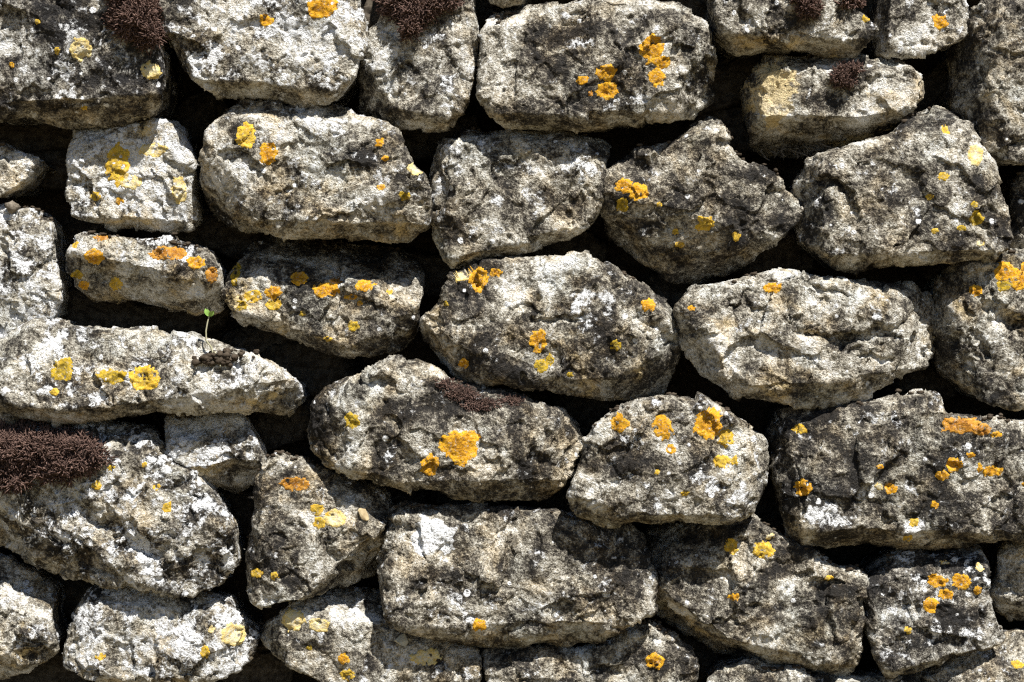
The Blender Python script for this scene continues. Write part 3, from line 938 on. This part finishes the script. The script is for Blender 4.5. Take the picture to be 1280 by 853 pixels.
# ------------------------------------------------------------------ seedling, soil, chips and threads
def tube(points, r0, r1, sides=6):
    V, F = [], []
    pts = [Vector(p) for p in points]
    for i, p in enumerate(pts):
        d = (pts[min(i + 1, len(pts) - 1)] - pts[max(i - 1, 0)]).normalized()
        a = d.orthogonal().normalized()
        b_ = d.cross(a)
        r = r0 + (r1 - r0) * i / (len(pts) - 1)
        for k in range(sides):
            t = k * 2 * math.pi / sides
            V.append(p + (a * math.cos(t) + b_ * math.sin(t)) * r)
    for i in range(len(pts) - 1):
        for k in range(sides):
            F.append((i * sides + k, i * sides + (k + 1) % sides, (i + 1) * sides + (k + 1) % sides, (i + 1) * sides + k))
    return np.array([tuple(v) for v in V]), np.array(F)

def lump_mesh(name, lumps, mat, seed):
    """several small angular crumbs as one mesh: (x,y,z,rx,ry,rz)"""
    rs = np.random.default_rng(seed)
    nu, nv = 9, 6
    V, F = [], []
    for (x, y, z, rx, ry, rz) in lumps:
        n0 = len(V)
        off = rs.uniform(0, 99, 3)
        th = np.repeat(np.pi * np.arange(nv + 1) / nv, nu)
        ph = np.tile(2 * np.pi * np.arange(nu) / nu, nv + 1)
        d = np.stack([np.sin(th) * np.cos(ph), np.sin(th) * np.sin(ph), np.cos(th)], 1)
        s = 1 + .9 * perlin(d * 1.4 + off, seed)[:, None]
        V.extend(map(tuple, np.array([x, y, z]) + d * s * np.array([rx, ry, rz])))
        for iv in range(nv):
            for iu in range(nu):
                a, b_ = n0 + iv * nu + iu, n0 + iv * nu + (iu + 1) % nu
                F.append((a, b_, b_ + nu, a + nu))
    return mesh_np(name, np.array(V), np.array(F), mat)

sp = surf(272, 446, 18)
lm = []
for k in range(70):
    x, y = random.gauss(0, 13), abs(random.gauss(0, 10))
    q = surf(272 + x, 452 - y * .5, 18)
    r = random.uniform(.0018, .0055)
    lm.append((q.x - sp.x, q.y - sp.y - .001 - random.uniform(0, .005), q.z - sp.z + random.uniform(0, .006), r, r, r * .8))
o = link('soil_clump', lump_mesh('soil_clump', lm, M_SOIL, 5), None, sp)
tag(o, 'dark crumbly soil clump on the ledge of the long tapering stone', 'soil')

sd_ = bpy.data.objects.new('seedling', None)
COL.objects.link(sd_)
base = surf(268, 440, 18)
base.y -= .004
sd_.location = base
tag(sd_, 'tiny green seedling sprouting from the soil clump', 'seedling')
V, F = tube([(.003, 0, -.006), (.0, -.003, .006), (-.006, -.004, .014), (-.006, -.005, .026), (-.004, -.006, .036), (-.002, -.006, .044)], .0013, .0008)
link('stem', mesh_np('stem', V, F, M_STEM), sd_)
V, F = tube([(.004, 0, .0), (.010, -.005, -.010), (.012, -.006, -.018)], .0010, .0005)
link('stem', mesh_np('stem', V, F, M_STEM), sd_)
def leaf(dx, dz, ln):
    V, F = [], []
    for i in range(7):
        t = i / 6
        w = math.sin(math.pi * min(1, t * .93 + .05)) ** .7 * ln * .34
        c = Vector((-.002 + dx * ln * t, -.006 - .003 * math.sin(t * 2), .044 + dz * ln * t))
        s = Vector((-dz, -.5, dx)).normalized() * w
        for f, l in ((-1, .0012), (0, 0), (1, .0012)):
            for th in (0, .0004):
                V.append(tuple(c + s * f + Vector((0, -l - th, 0))))
    for i in range(6):
        for k in range(2):
            a = i * 6 + k * 2
            F.append((a, a + 2, a + 8, a + 6))
            F.append((a + 1, a + 7, a + 9, a + 3))
    return mesh_np('leaf', np.array(V), np.array(F), M_LEAF)
link('leaf', leaf(.75, .65, .009), sd_)
link('leaf', leaf(-.35, .95, .010), sd_)

def chip(name, label, cat, px, py, which, lumps, mat, seed, lift=.003):
    p = surf(px, py, which)
    p.y -= lift
    o = link(name, lump_mesh(name, lumps, mat, seed), None, p)
    return tag(o, label, cat)
def shard(name, label, cat, px, py, which, size, mat, seed, tilt):
    """an angular flake: the hull of a few random points"""
    import bmesh
    rs = random.Random(seed)
    bm = bmesh.new()
    for k in range(16):
        a = rs.uniform(0, 2 * math.pi)
        r = rs.uniform(.7, 1)
        bm.verts.new((math.cos(a) * r * size[0], rs.uniform(-1, 1) * size[1], math.sin(a) * r * size[2]))
    bmesh.ops.convex_hull(bm, input=bm.verts)
    for v in [v for v in bm.verts if not v.link_faces]:
        bm.verts.remove(v)
    me = bpy.data.meshes.new(name)
    bm.to_mesh(me)
    bm.free()
    me.materials.append(mat)
    p = surf(px, py, which)
    p.y -= size[1] * .6
    o = link(name, me, None, p)
    o.rotation_euler = tilt
    return tag(o, label, cat)
shard('stone_chip', 'pale flat stone chip lying on the smooth sloping bottom stone', 'stone chip', 502, 797, 34, (.010, .004, .009), M_CHIP, 31, (-.5, .3, .2))
shard('dry_leaf', 'dry leaf scrap on the right of the angular brown stone', 'leaf', 452, 641, 27, (.006, .0012, .011), M_DEAD, 35, (-.3, -.5, .3))
chip('pebble', 'small grey pebble wedged above the upright pale stone at the left edge', 'pebble', 20, 262, 15, [(0, 0, .006, .008, .008, .007)], M_ROOT, 33)

rp = surf(1000, 182, 8)
V, F, n0 = [], [], 0
for k in range(26):
    x = random.uniform(-.05, .035)
    pts = [Vector((x, .012, .0))]
    for s in range(6):
        pts.append(pts[-1] + Vector((random.gauss(.002, .005), random.gauss(-.001, .003), -random.uniform(.000, .006))))
    v, f = tube(pts, .0012, .0007, 5)
    V.append(v); F.append(f + n0); n0 += len(v)
o = link('root_tangle', mesh_np('root_tangle', np.concatenate(V), np.concatenate(F), M_ROOT), None, rp)
tag(o, 'dusty tangle of dead roots hanging under the stone with the cream left end', 'roots')

# crumbs of soil and rotted moss that have gathered along the ledges
lm = []
rr = random.Random(9)
for si, P in enumerate(SURF[:38]):
    x0, x1 = P[:, 0].min(), P[:, 0].max()
    for cl in range(rr.randint(1, 4)):
        cx = rr.uniform(x0 + .02, x1 - .02)
        for k in range(rr.randint(3, 12)):
            x = cx + rr.gauss(0, .012)
            m = np.abs(P[:, 0] - x) < .0015
            if m.sum() < 8:
                continue
            c = P[m]
            c = c[c[:, 2].argsort()[::-1]]
            q = c[min(len(c) - 1, rr.randint(1, 7))]
            r = rr.uniform(.0009, .0032)
            lm.append((q[0], q[1] - r * .2, q[2] + r * .4, r * rr.uniform(.8, 1.6), r, r * .7))
o = link('soil_crumbs', lump_mesh('soil_crumbs', lm, M_SOIL, 15))
tag(o, 'dark crumbs of soil and rotted moss along the ledges of the stones', 'soil', kind='stuff')
